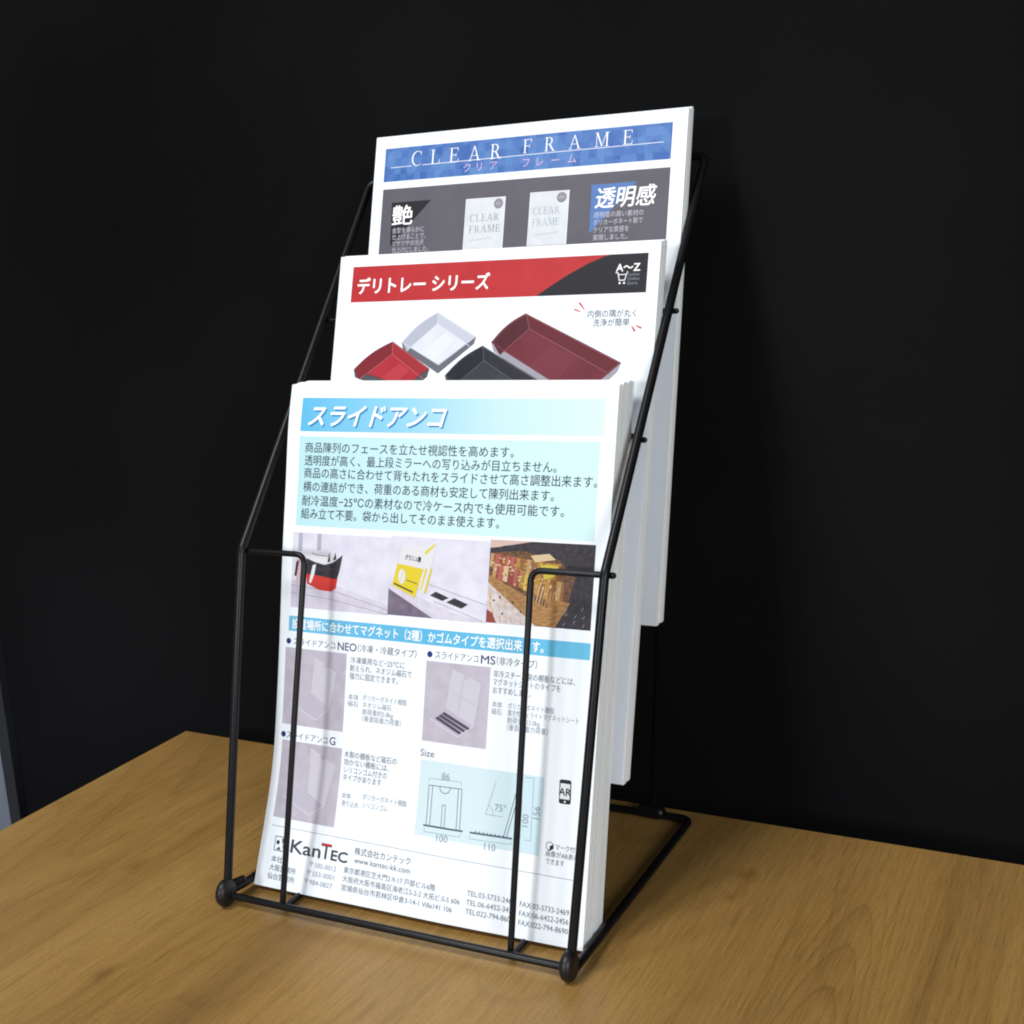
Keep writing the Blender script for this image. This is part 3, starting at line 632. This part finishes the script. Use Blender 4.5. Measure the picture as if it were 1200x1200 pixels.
# footer
p = P1(); p.line([(5.8, 261.9), (204, 261.9)], 0.3, PALE, 1)
p.line([(10.0, 267.8), (19.3, 267.6), (19.5, 275.5), (10.2, 275.8), (10.0, 267.8)], 0.45, DARK); p.disc(12.3, 271.0, 1.25, DARK); p.poly([(11.4, 275.2), (13.8, 273.2), (14.6, 275.2)], DARK); p.poly([(14.6, 268.4), (18.8, 268.4), (18.8, 274.6), (16.4, 274.6)], MID); p.disc(16.7, 271.6, 0.8, WHITE, 4)
p.build('emblem', sheet1)
p = P1(); LOGO = ink('ink_logo', (70, 74, 82))
p.text('Kan', 22.0, 271.5, 10.6, LOGO, u1=43.0, bold=0.018); p.text('T', 43.2, 271.0, 12.0, LOGO, u1=50.2, layer=3, bold=0.012); p.rect(43.2, 266.5, 50.3, 267.9, RED, 5); p.text('EC', 50.6, 272.3, 8.0, LOGO, u1=61.6, bold=0.03); p.build('logo_text', sheet1)
p = P1()
p.text('株式会社カンテック', 66.0, 267.6, 4.7, DARK, u1=103.4); p.text('www.kantec-kk.com', 66.4, 272.6, 4.6, MID, u1=103.8)
for k, (a, z_, ad, u1) in enumerate((('本社', '〒105-0012', '東京都港区芝大門2-9-17 戸部ビル6階', 120.8), ('大阪営業所', '〒553-0001', '大阪府大阪市福島区海老江5-2-2 大拓ビル5 606', 136.6), ('仙台営業所', '〒984-0827', '宮城県仙台市若林区中倉3-14-1 Villa141 106', 132.4))):
    v = 279.4 + k * 4.9
    p.text(a, 9.4 - k * 0.4, v + 1.2, 4.0, DARK, u1=(17.4 if k == 0 else 28.0 - k * 0.1)); p.text(z_, 36.7 - k, v + 0.1, 3.9, PALE, u1=55.2 - k * 0.6); p.text(ad, 60.3, v - 0.4, 3.9, MID, u1=u1)  # postcodes take the paler ink: glare on the paper put into their colour
for k, (a, b) in enumerate((('TEL:03-5733-2468', 'FAX:03-5733-2469'), ('TEL:06-6452-3451', 'FAX:06-6452-2456'), ('TEL:022-794-8600', 'FAX:022-794-8690'))):
    v = 278.4 + k * 4.85; p.text(a, 140.6, v, 4.1, MID, u1=169.4); p.text(b, 172.4, v + 0.5, 4.1, MID, u1=201.0)
p.build('address_text', sheet1)

# ============================================================ middle leaflet (red heading)
S2 = Surface(7.115 - 105, line_prof(69.307, 76.2, 0.3089), line_prof(69.307, 76.2, 0.3089), 1.6)
st2, sheet2 = make_stack('leaflet_stack', 'stack of white leaflets with red heading and four tray pictures in the middle tier', S2, False, 9.0, 9.6,
    [(0.03, 0.34, 8, 0.1, -0.3, 0.18), (0.36, 0.66, 8, 0.6, 0.1, 0.2), (0.69, 1.0, 8, 0.1, -0.6, 0.2)])
def P2(): return Print(S2, True)
HRED = ink_mottled('heading_red', (192, 42, 48), (200, 48, 53), 8)
p = P2(); p.rect(9.9, 6.7, 203.0, 28.9, HRED)
cv = [(203.0, 6.7), (181, 6.7), (176.1, 7.9), (168, 11), (161.1, 14.4), (154.5, 17.8), (148.7, 21.3), (141.5, 25.8), (137.0, 28.9), (203.0, 28.9)]
p.poly(cv, ink('heading_black', (30, 30, 38)), 2); p.build('heading_band', sheet2)
p = P2(); p.text('デリトレー シリーズ', 14.4, 19.1, 10.8, WHITE, u1=106, bold=0.022); p.build('title_text', sheet2)
p = P2(); p.text('A〜Z', 184.6, 14.3, 6.0, WHITE, u1=198.6, bold=0.02)
for k, t_ in enumerate(('Kantec', 'Online', 'Store')): p.text(t_, 191.6, 18.3 + k * 2.5, 2.7, PALE, u1=(198.6 if k < 2 else 197.6))
p.line([(184.6, 17.2), (185.8, 17.4), (186.8, 21.6), (190.0, 21.6)], 0.5, WHITE, 3); p.line([(186.0, 18.4), (190.8, 18.4), (190.1, 21.4)], 0.45, WHITE, 3); p.line([(190.8, 18.4), (191.4, 16.8)], 0.4, WHITE, 3); p.disc(187.2, 23.2, 0.6, WHITE, 3); p.disc(189.8, 23.2, 0.6, WHITE, 3)
p.build('shop_mark', sheet2)
p = P2(); p.text('内側の隅が丸く', 169.4, 40.3, 4.9, DARK, u1=198.4); p.text('洗浄が簡単', 172.8, 45.3, 4.9, DARK, u1=194.6)
TICK = ink('ink_tick_red', (214, 76, 84))
for q in ([(160.6, 37.6), (161.2, 36.8), (165, 38.4), (164.8, 39)], [(163.2, 33.8), (164.4, 33.2), (167.4, 37.4), (167, 37.8)], [(198.4, 47.6), (198.6, 47.0), (202.2, 48.4), (201.6, 49.4)], [(195.8, 47.8), (196.4, 47.5), (198.8, 50.4), (197.6, 50.9)]): p.poly(q, TICK)
p.build('note_text', sheet2)
def clip(poly, win):                                     # keep what lies inside a convex outline
    area_ = sum(win[i - 1][0] * win[i][1] - win[i][0] * win[i - 1][1] for i in range(len(win)))
    for i in range(len(win)):
        a, b = win[i - 1], win[i]; out = []
        side = lambda q: ((b[0] - a[0]) * (q[1] - a[1]) - (b[1] - a[1]) * (q[0] - a[0])) * (1 if area_ > 0 else -1)
        for j in range(len(poly)):
            p0, p1 = poly[j - 1], poly[j]; s0, s1 = side(p0), side(p1)
            if (s0 >= 0) != (s1 >= 0):
                t = s0 / (s0 - s1); out.append((p0[0] + (p1[0] - p0[0]) * t, p0[1] + (p1[1] - p0[1]) * t))
            if s1 >= 0: out.append(p1)
        poly = out
        if not poly: return []
    return poly
def tray(A, B, C, D, depth, floor, wall_l, wall_r, rim, side_l, side_r, hi, fk=0.10):
    # A left, B back, C right, D front corner of the rim; printed picture of a deep tray seen from above
    p = P2()
    cx, cy = (A[0] + B[0] + C[0] + D[0]) / 4, (A[1] + B[1] + C[1] + D[1]) / 4
    dn = lambda q, d, k=0.05: (q[0] + (cx - q[0]) * k, q[1] + d)
    p.poly([A, D, dn(D, depth * 0.72), dn(A, depth * 0.62)], side_l, 1); p.poly([D, C, dn(C, depth * 0.62), dn(D, depth * 0.72)], side_r, 1)
    # the left wall rises in a bow between its two corners
    bow = [(A[0] + (B[0] - A[0]) * t - 1.1 * math.sin(math.pi * t), A[1] + (B[1] - A[1]) * t - 1.5 * math.sin(math.pi * t)) for t in [k / 10 for k in range(11)]]
    p.poly(bow + [C, D], rim, 2)
    i2 = lambda q: (q[0] + (cx - q[0]) * 0.03, q[1] + (cy - q[1]) * 0.03 + 0.2)
    a, b, c, d = map(i2, (A, B, C, D)); bw = [i2(q) for q in bow]
    win = [a, b, c, d]; fl = [(q[0] + (cx - q[0]) * fk * 1.6, q[1] + (cy - q[1]) * fk + depth * 0.80) for q in (A, B, C, D)]
    p.poly(bw + [fl[1], fl[0]], wall_l, 3); p.poly(clip([b, c, fl[2], fl[1]], win), wall_r, 3)
    p.poly(clip([a, fl[0], (fl[0][0], fl[0][1] + 3), d], win), wall_l, 3); p.poly(clip([c, fl[2], (fl[2][0], fl[2][1] + 3), d], win), wall_r, 3)
    p.poly(clip(fl, win), floor, 4)
    # the sheen of a window on the floor, and the bright inner edges
    mid = lambda q, r, t: (q[0] + (r[0] - q[0]) * t, q[1] + (r[1] - q[1]) * t)
    sh = [mid(fl[0], fl[3], .30), mid(fl[1], fl[2], .28), mid(fl[1], fl[2], .62), mid(fl[0], fl[3], .72)]
    sh = clip([mid(q, (cx, cy + depth * .8), .12) for q in sh], win)
    if sh: p.poly(sh, hi[1], 5)
    for q, r in ((fl[0], fl[1]), (fl[1], fl[2]), (b, fl[1])): p.line([q, r], 0.32, hi[0], 6)
    p.line([a, d, c], 0.6, rim, 6); p.line([b, c], 0.35, hi[0], 6)
    return p
G1 = ink('tray_side_grey', (110, 110, 122)); G2 = ink('tray_side_dark', (84, 84, 94)); TR1 = ink_mottled('tray_red', (182, 38, 54), (190, 48, 62), 5); TR2 = ink('tray_red_dark', (132, 34, 46)); TR3 = ink('tray_red_mid', (168, 40, 52)); TRH = ink('tray_red_light', (206, 110, 118))
tray((16.4, 70.6), (43.2, 53.6), (70.2, 70.4), (54.0, 81.0), 8.0, TR1, TR2, TR3, ink('tray_rim_red', (140, 46, 58)), G2, G2, (TRH, ink('tray_red_sheen', (194, 58, 70)))).build('tray_picture', sheet2)
TW = ink_mottled('tray_white', (228, 231, 242), (236, 239, 248), 5); TWR = ink('tray_white_rim', (216, 219, 230))
tray((49.4, 54.2), (73.0, 36.4), (100.2, 51.6), (76.2, 68.4), 7.0, TW, ink('tray_white_shade', (188, 193, 208)), ink('tray_white_wall', (206, 211, 226)), TWR, G1, G1, (ink('tray_white_line', (246, 248, 252)), ink('tray_white_sheen', (238, 241, 249)))).build('tray_picture', sheet2)
TB = ink_mottled('tray_black', (50, 52, 60), (60, 62, 70), 6); TB2 = ink('tray_black_dark', (30, 32, 40)); TB3 = ink('tray_black_mid', (40, 42, 50))
tray((80.8, 74.6), (104.9, 57.0), (150.0, 81.6), (126, 99.0), 8.5, TB, TB2, TB3, ink('tray_rim_black', (60, 62, 72)), G1, G1, (ink('tray_black_line', (104, 106, 116)), ink('tray_black_sheen', (62, 64, 72)))).build('tray_picture', sheet2)
TD = ink_mottled('tray_maroon', (112, 36, 48), (120, 44, 56), 6); TD2 = ink('tray_maroon_dark', (84, 28, 38)); TD3 = ink('tray_maroon_mid', (104, 32, 42))
tray((110.2, 55.2), (131.3, 38.6), (191.6, 68.0), (168, 88.0), 8.5, TD, TD2, TD3, ink('tray_rim_maroon', (122, 56, 66)), ink('tray_side_pale', (170, 164, 178)), ink('tray_side_pale', (170, 164, 178)), (ink('tray_maroon_line', (164, 96, 106)), ink('tray_maroon_sheen', (124, 48, 60)))).build('tray_picture', sheet2)

# ============================================================ top leaflet (blue heading)
S3 = Surface(7.52 - 105, line_prof(127.06, 147.55, 0.2905), line_prof(127.06, 147.55, 0.2905), 2.0)
st3, sheet3 = make_stack('leaflet_stack', 'stack of white leaflets with blue mosaic heading and grey panel in the top rear tier', S3, False, 8.1, 11.5,
    [(0.03, 0.36, 8, 0.1, -0.4, 0.18), (0.39, 0.68, 8, 0.6, 0.2, 0.2), (0.71, 1.0, 8, 0.0, -0.7, 0.2)])
def P3(): return Print(S3, True)
def mosaic():
    m = ink('heading_blue_mosaic', (62, 96, 178)); nt, N, L, bs = nodes_of(m)
    uv = N.new('ShaderNodeUVMap'); prev = None
    def cells(scale, rot, a, b):
        mp = N.new('ShaderNodeMapping'); mp.inputs['Rotation'].default_value = (0, 0, rot); mp.inputs['Scale'].default_value = (scale, scale, 1)
        fl = N.new('ShaderNodeVectorMath'); fl.operation = 'FLOOR'; wn = N.new('ShaderNodeTexWhiteNoise'); wn.noise_dimensions = '2D'
        cr = N.new('ShaderNodeValToRGB'); cr.color_ramp.elements[0].color = (*a, 1); cr.color_ramp.elements[1].color = (*b, 1)
        L.new(uv.outputs[0], mp.inputs[0]); L.new(mp.outputs[0], fl.inputs[0]); L.new(fl.outputs[0], wn.inputs['Vector']); L.new(wn.outputs['Value'], cr.inputs[0]); return cr.outputs[0]
    c1 = cells(20.0, 0.0, lin((40, 84, 156)), lin((94, 136, 192))); c2 = cells(13.0, 0.785, lin((50, 92, 164)), lin((88, 126, 186)))
    mx = N.new('ShaderNodeMixRGB'); mx.inputs[0].default_value = 0.5; L.new(c1, mx.inputs[1]); L.new(c2, mx.inputs[2]); L.new(mx.outputs[0], bs.inputs['Base Color'])
    return m
p = P3(); p.rect(7.6, 8.0, 201.0, 29.6, mosaic()); p.build('heading_band', sheet3)
p = P3(); serif_word(p, 'CLEAR', 27.8, 92.0, 11.4, 20.6, WHITE); serif_word(p, 'FRAME', 106.5, 177.6, 10.4, 18.9, WHITE); p.line([(12.4, 20.6), (28, 20.5)], 0.35, WHITE); p.line([(36, 20.4), (195.9, 19.3)], 0.35, WHITE); p.build('title_text', sheet3)
LIL = ink('ink_lilac', (228, 196, 232))
p = P3()
for ch, u in zip('クリアフレーム', (66, 75.2, 84.4, 107, 116.6, 126.2, 136.8)): p.text(ch, u, 24.7, 6.4, LIL)
p.build('subtitle_text', sheet3)
p = P3(); p.rect(7.8, 34.4, 201.3, 92, ink_mottled('grey_panel', (97, 95, 105), (102, 100, 110), 6)); p.build('grey_panel', sheet3)
p = P3(); p.poly([(15.2, 43.4), (44.4, 43.3), (16.2, 71.6)], ink('ink_corner_black', (30, 30, 38)), 2); p.text('艶', 16.4, 52.0, 13.6, WHITE, u1=31.4, bold=0.013, layer=4); p.build('corner_heading', sheet3)
p = P3(); p.poly([(153.3, 41.4), (181.5, 41.3), (153.6, 70.6)], ink('ink_corner_blue', (90, 130, 194)), 2); p.text('透明感', 156.2, 49.8, 13.2, WHITE, u1=193.8, bold=0.015, shear=0.12, layer=4); p.build('corner_heading', sheet3)
SOFT = ink('ink_soft_white', (212, 210, 222))
for blk in ((('金型を滑らかに', 17.0, 40.8, 61.5), ('仕上げることで、', 17.3, 42.4, 65.7), ('ツヤツヤの光沢', 17.7, 41.0, 69.9), ('仕上げにしました。', 18.0, 44.8, 74.2)),
            (('透明度の高い素材の', 155.8, 186.6, 59.7), ('ポリカーボネート製で', 155.9, 186.4, 64.2), ('クリアな質感を', 156.0, 178.2, 68.7), ('実現しました。', 156.2, 177.6, 73.2))):
    p = P3()
    for t_, a, b, v in blk: p.text(t_, a, v, 3.9, SOFT, u1=b)
    p.build('detail_text', sheet3)
FRW = ink_mottled('frame_card_white', (226, 230, 236), (236, 239, 244), 12); FRG = ink('frame_grey_text', (128, 134, 142)); FRT = ink('frame_teal_text', (150, 176, 182))
for (u0, v0, u1, v1, m_, c0, d0) in ((69.6, 44.8, 96.9, 78.5, FRG, 73.0, 57.0), (113.9, 43.7, 139.3, 76.1, FRT, 116.4, 55.2)):
    p = P3(); p.rect(u0, v0, u1, v1, FRW, 2)
    serif_word(p, 'CLEAR', c0, c0 + (20.4 if u0 < 90 else 17.8), d0 - 2.4, d0 + 2.0, m_, 3); serif_word(p, 'FRAME', c0 - 0.2, c0 + (21.8 if u0 < 90 else 18.2), d0 + 4.5, d0 + 9.0, m_, 3)
    p.disc(u1 - 4.6, v0 + 3.9, 3.1, ink('frame_badge', (138, 134, 146)), 3); p.disc(u1 - 4.6, v0 + 3.9, 2.3, ink('frame_badge_in', (158, 154, 166)), 4)
    p.line([(u1 - 6.2, v0 + 4.0), (u1 - 5, v0 + 3.4), (u1 - 4, v0 + 4.2), (u1 - 3, v0 + 3.6)], 0.3, SOFT, 5)
    vv = v1 - (6.2 if u0 > 90 else 7.6)
    p.line([(u0 + 4 + k * 0.9, vv - 0.09 * k + 0.5 * math.sin(k * 1.7)) for k in range(19)], 0.25, ink('frame_script', (178, 182, 190)), 3)
    p.line([(u0, v1), (u0, v0), (u1, v0), (u1, v1)], 0.35, WHITE, 4)
    p.build('frame_picture', sheet3)
